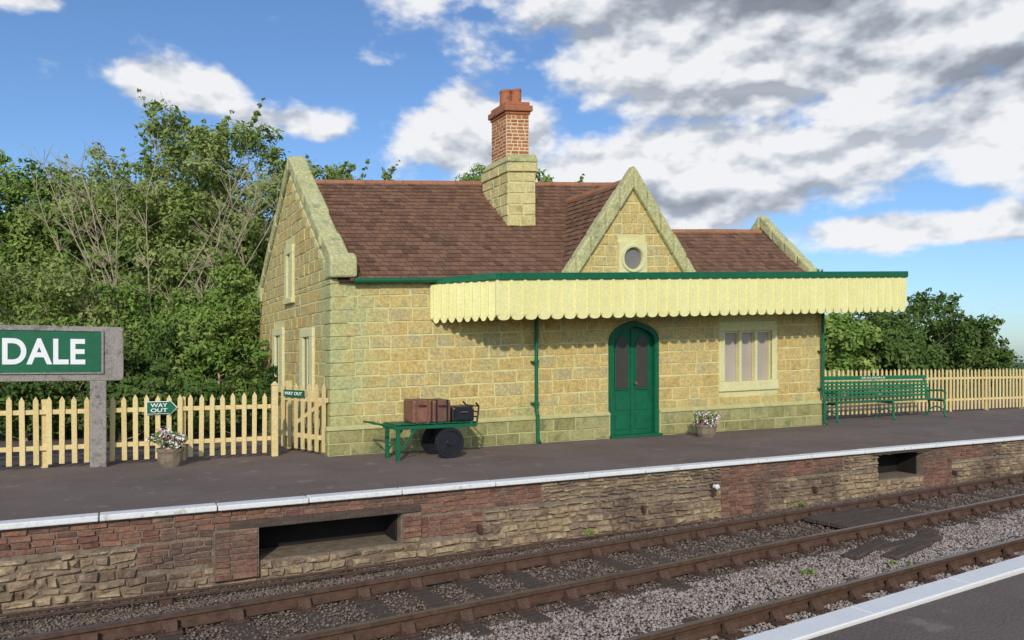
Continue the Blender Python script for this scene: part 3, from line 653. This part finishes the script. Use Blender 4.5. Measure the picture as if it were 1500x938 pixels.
# ---- canopy
cn=sub('canopy',SB); CW=-.9; c0w,c0f,c1=1.86,2.70,14.66
m=MB(); m.prism([(c0w,-.03),(c0f,CW),(c1,CW),(c1,-.03)],'xy',2.9,2.985); m.build('canopy_roof',cn,'green',W)
m=MB()
m.box(c0f,c1+.03,CW-.07,CW-.0,2.885,3.0)
m.prism([(c0w-.06,-.04),(c0f-.06,CW-.07),(c0f,CW-.07),(c0f,CW+.02),(c0w,-.04)],'xy',2.885,3.0)
m.box(c1,c1+.06,CW-.07,-.03,2.885,3.0)
m.build('canopy_fascia',cn,'green',W,bevel=.01)
def valance(p0,p1,n,zb=2.205,zt=2.883,dd_=.042):
    m=MB(); p0=Vector(p0);p1=Vector(p1);d=(p1-p0)/n; nn=Vector((d.y,-d.x)).normalized()
    for i in range(n):
        a=p0+d*i; L=d.length; dd=d/L
        pts=[(.003,zt),(.003,zb+.07)]
        for k in range(0,9):
            th=math.pi*k/8; pts.append((L/2-(L/2-.03)*math.cos(th),zb+dd_-dd_*math.sin(th)))
        pts+=[(L-.003,zb+.07),(L-.003,zt)]
        N=len(pts)
        vs=[(a.x+dd.x*x+nn.x*.03,a.y+dd.y*x+nn.y*.03,z) for x,z in pts]+[(a.x+dd.x*x,a.y+dd.y*x,z) for x,z in pts]
        m.add(vs,[tuple(range(N)),tuple(range(2*N-1,N-1,-1))]+[(k,N+k,N+(k+1)%N,(k+1)%N) for k in range(N)])
        q=[(-.028,zt),(-.028,zb+.10),(0,zb+.07),(.028,zb+.10),(.028,zt)]
        vs=[(a.x+dd.x*x+nn.x*.055,a.y+dd.y*x+nn.y*.055,z) for x,z in q]+[(a.x+dd.x*x,a.y+dd.y*x,z) for x,z in q]
        m.add(vs,[(0,1,2,3,4),(0,5,6,1),(1,6,7,2),(2,7,8,3),(3,8,9,4)])
    m.build('canopy_valance',cn,'cream',W)
valance((c0f,CW),(c1,CW),42); valance((c0w,-.04),(c0f,CW),8); valance((c1,CW),(c1,-.05),5)
m=MB(); m.box(.36,c0w-.05,-.15,-.03,2.93,3.0); m.cyl((.36,-.14,2.96),(c0w,-.14,2.96),.045,n=10); m.build('gutter',SB,'green',W)
for u in (4.02,12.5):
    m=MB(); top=2.95
    m.tube([(u,-.12,top),(u,-.12,.62),(u,-.17,.5),(u,-.17,.08),(u,-.24,.02)],.038,10)
    for z in (2.3,1.45,.7): m.cyl((u,-.12,z),(u,-.12,z+.05),.055,n=10); m.box(u-.08,u+.08,-.1,-.02,z+.01,z+.04)
    m.build('drain_pipe',SB,'green',W)
# ---------------------------------------------------------------- fences
def fence(name,p0,p1,h,sp,label,group,seed,pw_=.07):
    p0=Vector(p0+(0,));p1=Vector(p1+(0,));L=(p1-p0).length; rot=math.atan2(p1.y-p0.y,p1.x-p0.x)
    r=root(name,label,'fence',tuple(p0),rot,group=group); random.seed(seed)
    m=MB(); x=0
    while x<L:
        hh=h+random.uniform(-.018,.018); tl=random.uniform(-.012,.012); w_=pw_/2
        m.prism([(x-w_,.06),(x+w_,.06),(x+w_+tl,hh-.07),(x+tl,hh),(x-w_+tl,hh-.07)],'xz',-.03,-.008); x+=sp+random.uniform(-.01,.01)
    m.build('pickets',r,'picket')
    for z in (.28*h,.78*h): m=MB(); m.box(0,L,-.007,.04,z-.035,z+.035); m.build('rail',r,'picket',bevel=.004)
    x=0
    while x<=L+.01:
        m=MB(); m.box(x-.045,x+.045,.041,.13,0,h-.05); m.build('post',r,'picket',bevel=.006); x+=1.9
    return r
LD=Vector((3.44,1.73)).normalized()
a=Vector((-4.06,12.56)); b=a-LD*9
fence('picket_fence',(b.x,b.y),(a.x-.03,a.y),1.08,.165,'cream pointed picket fence at the back of the platform','cream picket fences',1)
fence('picket_fence',(8.92,21.1),(8.92+.90*17,21.1+.4363*17),1.37,.185,'tall cream picket fence behind the green bench','cream picket fences',2,.075)
gp=root('picket_gate','open cream picket gate with small way out plate','gate',(-4.22,13.6,0),math.atan2(-1.0,1.05)); 
gl=1.46
m=MB(); 
for i in range(7):
    x=.05+i*(gl-.1)/6; m.prism([(x-.048,.05),(x+.048,.05),(x+.048,1.14),(x,1.21),(x-.048,1.14)],'xz',-.03,-.008)
m.build('pickets',gp,'picket')
m=MB(); m.box(0,gl,-.007,.035,.25,.33); m.box(0,gl,-.007,.035,.9,.98); m.bar((.05,.015,.3),(gl-.05,.015,.94),.035,.07); m.build('gate_rail',gp,'picket')
m=MB(); m.box(.0,.1,.04,.14,0,1.25); m.build('gate_stile',gp,'picket',bevel=.006)
m=MB(); m.box(.14,.82,-.06,-.035,.97,1.09); m.build('way_out_plate',gp,'green'); text('WAY OUT',.18,.78,1.0,1.06,-.062,gp,'letter',.015)
g2=root('gate_post','stout cream timber gate post','post',(-4.02,12.52,0),BROT)
m=MB(); m.box(-.05,.05,-.05,.05,0,1.2); m.prism([(-.06,1.2),(.06,1.2),(0,1.27)],'xz',-.06,.06); m.build('post_shaft',g2,'picket',bevel=.006)
t=1.74
ap=a-LD*t
aw=root('way_out_sign','green arrow shaped way out sign on the picket fence','sign',(ap.x,ap.y,-.05),math.atan2(LD.y,LD.x))
def arrow(x0,x1,z0,z1,g): return [(x0-g,z0-g),(x1-g*.2,z0-g),(x1-g*.2,z0-.025-g*1.4),(x1+.1+g*1.4,(z0+z1)/2),(x1-g*.2,z1+.025+g*1.4),(x1-g*.2,z1+g),(x0-g,z1+g)]
m=MB(); m.prism(arrow(-.18,.14,.83,1.01,.011),'xz',-.058,-.042); m.build('sign_border',aw,'letter')
m=MB(); m.prism(arrow(-.18,.14,.83,1.01,0),'xz',-.066,-.0585); m.build('sign_board',aw,'green')
text('WAY',-.13,.11,.93,.99,-.067,aw,'letter',.015); text('OUT',-.13,.11,.85,.91,-.067,aw,'letter',.015)
# ---------------------------------------------------------------- name board
nb=root('station_name_board','green station name board in concrete frame on post','sign',(-6.285,11.25,0),BROT)
m=MB(); m.prism([(-.12,0),(.1,0),(.1,1.31),(-.12,1.31)],'xz',-.09,.09); m.build('post',nb,'concrete',bevel=.012)
m=MB(); m.prism([(-3.25,0),(-3.03,0),(-3.03,1.31),(-3.25,1.31)],'xz',-.09,.09); m.build('post',nb,'concrete',bevel=.012)
m=MB(); 
m.prism([(-3.5,1.311),(.28,1.311),(.33,1.33),(.33,2.10),(.29,2.13),(-3.5,2.13)],'xz',-.07,.05)
m.build('board_frame',nb,'concrete',bevel=.01)
m=MB(); m.prism([(-3.3,1.44),(.03,1.44),(.03,2.055),(-3.3,2.055)],'xz',-.085,-.071); m.build('name_panel',nb,'green')
m=MB(); m.box(-3.33,.06,-.1,-.071,2.056,2.076); m.box(-3.33,.06,-.1,-.071,1.42,1.4395); m.box(.031,.06,-.1,-.071,1.44,2.055); m.build('panel_trim',nb,'concrete')
text('DALE',-1.21,-.18,1.56,1.94,-.0865,nb,'letter',.026)
# ---------------------------------------------------------------- leaves helpers
def leaves(n,centers,radii,size,rg,flat=.75,core=.35):
    wt=radii**1.6; wt=wt/wt.sum(); k=rg.choice(len(centers),n,p=wt)
    d=rg.normal(size=(n,3)); d/=np.linalg.norm(d,axis=1)[:,None]
    rr=(core+(1-core)*rg.random(n)**.5)[:,None]
    c=centers[k]+d*rr*radii[k][:,None]*np.array([1,1,flat])*(0.7+.6*rg.random((n,1)))
    nr=d*.8+rg.normal(size=(n,3))*.6+np.array([0,-.25,.35]); nr/=np.linalg.norm(nr,axis=1)[:,None]
    t=np.cross(nr,rg.normal(size=(n,3))); t/=np.linalg.norm(t,axis=1)[:,None]; b=np.cross(nr,t)
    s=size*(.55+.9*rg.random((n,1)))
    V=np.stack([c-t*s,c-b*s*.45,c+t*s,c+b*s*.45],1)
    F=(np.arange(n)[:,None]*4+np.arange(4)[None])
    return V.reshape(-1,3),F
def tree(x,y,h,rx,zb,n,size,m,seed,label,nclus=70,z0=-.03,group=None,name='tree',shoots=0,barew=0,trunk_r=.14,ry=None,rcl=(.1,.2),broad=0):
    rg=np.random.default_rng(seed); ry=ry or rx
    r=root(name,label,'tree' if name!='bush' else 'bush',(x,y,z0),0,group=group); h=h-z0
    cz=(h+zb)/2; rz=(h-zb)/2
    d=rg.normal(size=(nclus,3)); d/=np.linalg.norm(d,axis=1)[:,None]
    u=rg.random(nclus)**.4
    lump=1+.13*np.sin(d[:,0]*4+seed)+.12*np.cos(d[:,1]*4+seed*2)
    c=d*u[:,None]*np.array([rx,ry,rz])*.9
    c[:,:2]*=lump[:,None]
    if broad: c[:,:2]*=(1+broad*np.clip(c[:,2:]/rz,0,1))
    c+=np.array([0,0,cz])
    c[:,2]=np.clip(c[:,2],.25,h)
    rad=rx*(rcl[0]+(rcl[1]-rcl[0])*rg.random(nclus))*1.25
    ns=nclus*2; j=rg.integers(0,nclus,ns); dd=rg.normal(size=(ns,3)); dd/=np.linalg.norm(dd,axis=1)[:,None]; dd[:,2]=dd[:,2]*.6+.25
    c2=c[j]+dd*rad[j][:,None]*rg.uniform(.9,1.5,(ns,1)); r2=rad[j]*rg.uniform(.25,.5,ns); c2[:,2]=np.clip(c2[:,2],.1,99)
    C2,R2=[c,c2],[rad,r2]
    tr=MB()
    base=Vector((0,0,0))
    top=Vector((rg.normal()*.1*rx,rg.normal()*.1*rx,zb+(h-zb)*.6))
    pts=[base]; N=6
    for i in range(1,N+1):
        f=i/N; pts.append(base.lerp(top,f)+Vector((rg.normal(),rg.normal(),0))*.04*rx)
    for i in range(N): tr.cyl(pts[i],pts[i+1],trunk_r*(1-.8*i/N),trunk_r*(1-.8*(i+1)/N),8,False)
    for i in range(nclus):
        e=Vector(c[i]); hh=max(.05,min(.95,(e.z-.5*math.hypot(e.x,e.y))/max(top.z,.1)))
        s_=pts[min(N-1,int(hh*N))].lerp(pts[min(N,int(hh*N)+1)],hh*N%1)
        mid=s_.lerp(e,.5)+Vector((rg.normal()*.06*rx,rg.normal()*.06*rx,-.05*rx)); r0=trunk_r*.26*(1-.5*hh)
        tr.cyl(s_,mid,r0,r0*.65,5,False); tr.cyl(mid,e,r0*.65,r0*.25,5,False)
        for k in range(3):
            q=e+Vector(rg.normal(size=3))*rad[i]*.7; tr.cyl(mid.lerp(e,.5),q,r0*.3,.004,4,False)
    sh=[];sr=[]
    for i in range(shoots):
        k0=rg.integers(0,nclus)
        o=Vector(c[k0]); dv=Vector(((c[k0][0])/rx*.6+rg.normal()*.3,(c[k0][1])/rx*.6+rg.normal()*.3,.8)).normalized(); L=rad[k0]+rg.uniform(.3,.75)
        tr.cyl(o,o+dv*L,.010,.003,4,False)
        for k in range(4): sh.append(tuple(o+dv*(rad[k0]*.6+(L-rad[k0]*.6)*(k+1)/4))); sr.append(.13*(1-.18*k))
    tr.build('trunk',r,'bark')
    if sh: C2.append(np.array(sh)); R2.append(np.array(sr))
    if barew:
        bw=MB()
        for i in range(barew):
            a0=rg.uniform(-1,1)*rx*.4; p=Vector((a0,-ry*1.12+rg.normal()*.2,1.6)); dr_=Vector((a0/rx*1.0+rg.normal()*.12,-.03+rg.normal()*.05,1)); 
            rr0=.026; 
            for k in range(6):
                q=p+dr_.normalized()*(h*.09)*rg.uniform(.8,1.2); bw.cyl(p,q,rr0,rr0*.82,5,False)
                if k>0:
                    for _ in range(6):
                        e=q+Vector((rg.normal()*.5,-abs(rg.normal())*.2,rg.uniform(.3,.9)))*.8; bw.cyl(q,e,rr0*.5,.006,4,False)
                p=q; rr0*=.82; dr_+=Vector((rg.normal()*.14,rg.normal()*.04,0))
        bw.build('bare_branches',r,'bark')
    cen=np.concatenate(C2); rds=np.concatenate(R2)
    V,F=leaves(n,cen,rds,size,rg)
    V[:,2]=np.maximum(V[:,2],.02)
    npmesh('crown' if name!='bush' else 'foliage',V,F,m,r)
    return r
G1='trees behind the station'
tree(-9.7,23.5,9.9,2.9,2.4,50000,.072,'leaf_light',1,'broad feathery light green willow with pale bare stems',120,shoots=130,barew=15,group=G1,rcl=(.11,.19),broad=.25)
tree(-13.4,25.0,8.7,2.7,1.5,34000,.078,'leaf_light',2,'tall yellow green leafy tree behind the picket fence',90,shoots=80,group=G1,rcl=(.12,.22),broad=.2)
tree(-17.0,25.5,8.8,2.9,1.2,28000,.092,'leaf_mid',3,'dense green tree at the edge of the wood',75,shoots=20,group=G1,rcl=(.15,.27))
tree(-21.0,26,8.3,3.0,1,12000,.12,'leaf_mid',33,'dense green tree at the edge of the wood',50,group=G1,rcl=(.14,.26))
tree(-6.7,24.6,8.6,2.1,2.0,22000,.075,'leaf_light',4,'slender light green tree beside the gable',70,shoots=70,group=G1,rcl=(.13,.23),broad=.3)
tree(-4.9,31,9.9,1.7,5,3000,.08,'leaf_light',5,'thin sparse tree with twiggy top above the roof',30,shoots=34,group=G1,rcl=(.08,.13),trunk_r=.1)
tree(-1.4,33,10.2,2.6,6,11000,.11,'leaf_mid',6,'green tree top showing above the tiled roof',50,group=G1,shoots=20,rcl=(.12,.22))
tree(2.0,35,10.7,2.4,7,8000,.11,'leaf_mid',7,'green tree top showing above the tiled roof',40,group=G1,shoots=20,rcl=(.12,.22))
tree(-12.0,27.5,8.0,4.4,.3,20000,.15,'leaf_mid',8,'dark green tree deep in the wood',70,group=G1,rcl=(.12,.24))
tree(-17.0,28.5,7.8,4.4,.3,15000,.15,'leaf_dark',9,'dark green tree deep in the wood',60,group=G1,rcl=(.12,.24))
tree(-7.6,28.0,7.4,3.4,.3,16000,.13,'leaf_mid',14,'dark green tree deep in the wood',55,group=G1,rcl=(.12,.24))
G2='bushes behind the picket fence'
for k,(x,y,h,r_,mm,n) in enumerate(((-14.6,19.8,4.6,1.9,'leaf_mid',15000),(-12.0,20.3,4.9,1.8,'leaf_light',16000),(-9.6,20.3,4.2,1.8,'leaf_mid',15000),(-7.4,19.8,4.3,1.5,'leaf_mid',14000),
        (-12.6,17.2,2.5,1.4,'leaf_dark',9000),(-10.4,17.0,2.6,1.4,'leaf_mid',9000),(-8.4,17.0,2.4,1.3,'leaf_dark',9000),(-6.7,17.0,3.0,1.2,'leaf_mid',10000),(-17.5,21.5,6.0,2.2,'leaf_mid',12000),
        (-9.8,14.9,1.3,1.0,'leaf_dark',6000),(-7.9,14.9,1.3,1.0,'leaf_dark',6000),(-6.3,15.3,1.3,.9,'leaf_dark',5000),(-11.3,14.2,1.3,1.0,'leaf_dark',5000),(-5.2,16.6,1.6,.8,'leaf_dark',4500))):
    tree(x,y,h,r_,.05,n,.062,mm,40+k,{'leaf_mid':'mid green bushy shrub behind the picket fence','leaf_light':'light green bushy shrub behind the picket fence','leaf_dark':'dark green undergrowth shrub behind the picket fence'}[mm],40,group=G2,name='bush',trunk_r=.06,rcl=(.16,.3),shoots=14 if mm!='leaf_dark' else 0)
G3='trees beyond the bench'
for k,(x,y,h,r_,mm,n,zb) in enumerate(((15.0,33.5,3.8,1.9,'leaf_mid',9000,.05),(17.4,35,3.5,1.9,'leaf_dark',7000,.05),(21.5,42,5.3,3.0,'leaf_dark',10000,.05),(25.2,44,5.7,2.7,'leaf_dark',10000,.05),(28.3,46,4.4,2.0,'leaf_dark',7000,.05),(13.3,34,6.5,1.0,'leaf_light',2500,3.5),
      (31.3,48,2.4,1.5,'leaf_dark',3000,.05),(12.6,31,3.4,1.9,'leaf_mid',7000,.05),(19,38,3.6,2.4,'leaf_dark',6000,.05))):
    tree(x,y,h,r_,zb,n,.13 if mm!='leaf_light' else .1,mm,70+k,'dark green rounded tree beyond the picket fence' if mm=='leaf_dark' else 'green tree beyond the picket fence',40,group=G3,rcl=(.16,.28))
rg=np.random.default_rng(99)
c=np.stack([rg.uniform(20,90,160),rg.uniform(0,4,160),rg.uniform(.1,.7,160)],1); c[:,1]+=52+(c[:,0]-20)*.35
V,F=leaves(16000,c,np.full(160,.9),.22,rg)
npmesh('distant_hedge',V,F,'leaf_dark',None,'dark distant hedge line beyond the station','stuff')
# ---------------------------------------------------------------- planters
def planter(x,y,wd,ht,fh,seed,label):
    r=root('flower_planter',label,'planter',(x,y,0),.3,group='planted flower pots'); rg=np.random.default_rng(seed)
    m=MB(); w_=wd/2; n=20 
    rings=[(w_*.78,0),(w_*.92,ht*.3),(w_*.98,ht*.8),(w_*1.05,ht*.82),(w_*1.05,ht),(w_*.88,ht),(w_*.85,ht*.85)]
    vs=[]
    for rr,z in rings:
        for i in range(n): a=2*math.pi*i/n; k=1+.03*rg.normal(); vs.append((rr*math.cos(a)*k,rr*math.sin(a)*k,z))
    m.add(vs,[(k*n+i,k*n+(i+1)%n,(k+1)*n+(i+1)%n,(k+1)*n+i) for k in range(len(rings)-1) for i in range(n)]+[tuple(range(6*n,7*n))])
    m.build('pot',r,'pot')
    c=np.stack([rg.normal(size=22)*w_*.6,rg.normal(size=22)*w_*.5,ht+rg.random(22)**1.2*(fh-ht)*.8],1)
    V,F=leaves(1500,c,np.full(22,w_*.4),.028,rg); npmesh('foliage',V,F,'leaf_mid',r)
    V,F=leaves(260,c+np.array([0,-.05,.03]),np.full(22,w_*.5),.024,rg,core=.9); o=npmesh('white_flowers',V,F,'petalw',r); o['kind']='stuff'
    V,F=leaves(200,c+np.array([0,-.07,.0]),np.full(22,w_*.5),.024,rg,core=.9); o=npmesh('pink_flowers',V,F,'petalp',r); o['kind']='stuff'
planter(-5.22,11.3,.37,.28,.6,1,'stone planter with pink and white flowers by the fence')
planter(4.13,15.72,.44,.27,.58,2,'stone planter with pink and white flowers beside the door')
# ---------------------------------------------------------------- luggage trolley
LTX=(-1.07,12.27)
lt=root('luggage_trolley','green luggage trolley with black wheels','luggage trolley',LTX+(0,),BROT)
m=MB()
for y in (.05,.3,.55): m.box(-.92,.56,y-.03,y+.03,.5,.56)
for x in (-.89,-.2,.53): m.box(x-.03,x+.03,.02,.58,.561,.575)
for i in range(12): x=-.9+i*.122; m.box(x,x+.1,.0,.6,.576,.592)
m.build('trolley_bed',lt,'green',bevel=.005)
for y in (.05,.55):
    m=MB(); m.box(-.88,-.82,y-.03,y+.03,0,.5); m.bar((-.84,y,.12),(-.55,y,.5),.03,.03); m.build('leg',lt,'green',bevel=.004)
m=MB(); m.tube([(-.92,.08,.54),(-1.12,.08,.6),(-1.27,.08,.62)],.016,8); m.tube([(-.92,.52,.54),(-1.12,.52,.6),(-1.27,.52,.62)],.016,8); m.cyl((-1.25,.08,.62),(-1.25,.52,.62),.014,n=8); m.build('handle',lt,'green')
m=MB()
for y in (.05,.55): m.tube([(.57,y,.56),(.61,y,.84),(.55,y,.9)],.016,8)
for z in (.66,.75,.84): m.cyl((.58+(z-.66)*.14,.05,z),(.58+(z-.66)*.14,.55,z),.012,n=8)
m.build('end_rail',lt,'black')
m=MB(); m.cyl((0.02,.0,.26),(.02,.6,.26),.025,n=10); m.box(-.03,.07,.12,.16,.26,.5); m.box(-.03,.07,.44,.48,.26,.5); m.build('axle',lt,'black')
for y in (-.03,.58):
    m=MB(); n=32
    rr=[(.0,-.05),(.045,-.05),(.05,-.03),(.06,-.02),(.19,-.02),(.2,-.035),(.25,-.035),(.255,-.02),(.255,.02),(.25,.035),(.2,.035),(.19,.02),(0,.02)]
    vs=[(.02+max(r_,.001)*math.cos(2*math.pi*i/n),y+d_,.255+max(r_,.001)*math.sin(2*math.pi*i/n)) for r_,d_ in rr for i in range(n)]
    m.add(vs,[(k*n+i,k*n+(i+1)%n,(k+1)*n+(i+1)%n,(k+1)*n+i) for k in range(len(rr)-1) for i in range(n)])
    m.build('wheel',lt,'black')
def case(x0,x1,y0,y1,z0,z1,mm,label,loc):
    r=root('suitcase',label,'suitcase',loc,BROT)
    m=MB(); m.box(x0,x1,y0,y1,z0,z1); m.build('case_body',r,mm,bevel=.025)
    m=MB()
    for x in (x0+.05,x1-.08): m.box(x,x+.03,y0-.006,y1+.006,z0-.0,z1+.006)
    m.build('strap',r,'leather2' if mm=='leather' else 'black')
    m=MB(); h=(x0+x1)/2; m.tube([(h-.06,y0-.01,z1-.1),(h-.05,y0-.04,z1-.09),(h+.05,y0-.04,z1-.09),(h+.06,y0-.01,z1-.1)],.009,6); m.build('handle',r,'black' if mm!='black' else 'steel')
    m=MB(); 
    for x in (x0+.02,x1-.05): m.box(x,x+.03,y0-.008,y0,z1-.045,z1-.015)
    m.build('clasp',r,'brass')
LB=Vector(LTX+(.593,))
case(-.59,-.26,.06,.5,0,.38,'leather','worn tan leather suitcase standing on the trolley',LB)
case(-.245,.08,.04,.52,0,.37,'leather2','worn dark brown leather suitcase standing on the trolley',LB)
case(.11,.53,.06,.5,0,.25,'black','black metal trunk lying on the trolley',LB)
# ---------------------------------------------------------------- bench
bn=root('station_bench','long green slatted platform bench with lettered back rail','bench',(8.45,19.3,0),math.atan2(2.15,4.16))
BL=4.75
m=MB()
for i in range(6): m.box(0,BL,.02+i*.085,.02+i*.085+.07,.5+(.012 if i==0 else 0),.525)
m.build('seat',bn,'greenlight',bevel=.005)
m=MB()
for i in range(5):
    z=.60+i*.097; y=.55+i*.022; m.box(0,BL,y,y+.022,z,z+.06)
m.box(-.02,BL+.02,.665,.69,1.09,1.2); m.build('backrest',bn,'greenlight',bevel=.005)
text('SKALEDALE',BL/2-.5,BL/2+.5,1.12,1.17,.662,bn,'letter',.0)
for x in (.1,BL/2,BL-.1):
    m=MB(); 
    m.tube([(x,-.02,0),(x,.05,.1),(x,.03,.3),(x,.06,.49)],.032,8); m.tube([(x,.62,0),(x,.52,.12),(x,.5,.32),(x,.53,.5),(x,.6,.8),(x,.69,1.18)],.032 if x!=BL/2 else .012,8)
    m.tube([(x,.03,.47),(x,.55,.47)],.026,8); m.tube([(x,.04,.2),(x,.28,.3),(x,.52,.2)],.02,8)
    if x!=BL/2: m.tube([(x,.03,.5),(x,.01,.72),(x,.12,.77),(x,.6,.75)],.026,8)
    m.box(x-.05,x+.05,-.06,.02,0,.03); m.box(x-.05,x+.05,.58,.66,0,.03)
    m.build('leg',bn,'greenlight')
for k,(q,p) in enumerate(((7.2,5.3),(6.3,8.1),(10.5,7.85),(8.4,5.0))):
    r=root('weed','small green weed growing in the ballast','weed',P(q,p,-.8),0,group='weeds in the ballast'); rg=np.random.default_rng(k)
    c=rg.normal(size=(6,3))*np.array([.05,.05,.02])+np.array([0,0,.04]); V,F=leaves(110,c,np.full(6,.04),.018,rg); npmesh('leaf_tuft',V,F,'leaf_mid',r)
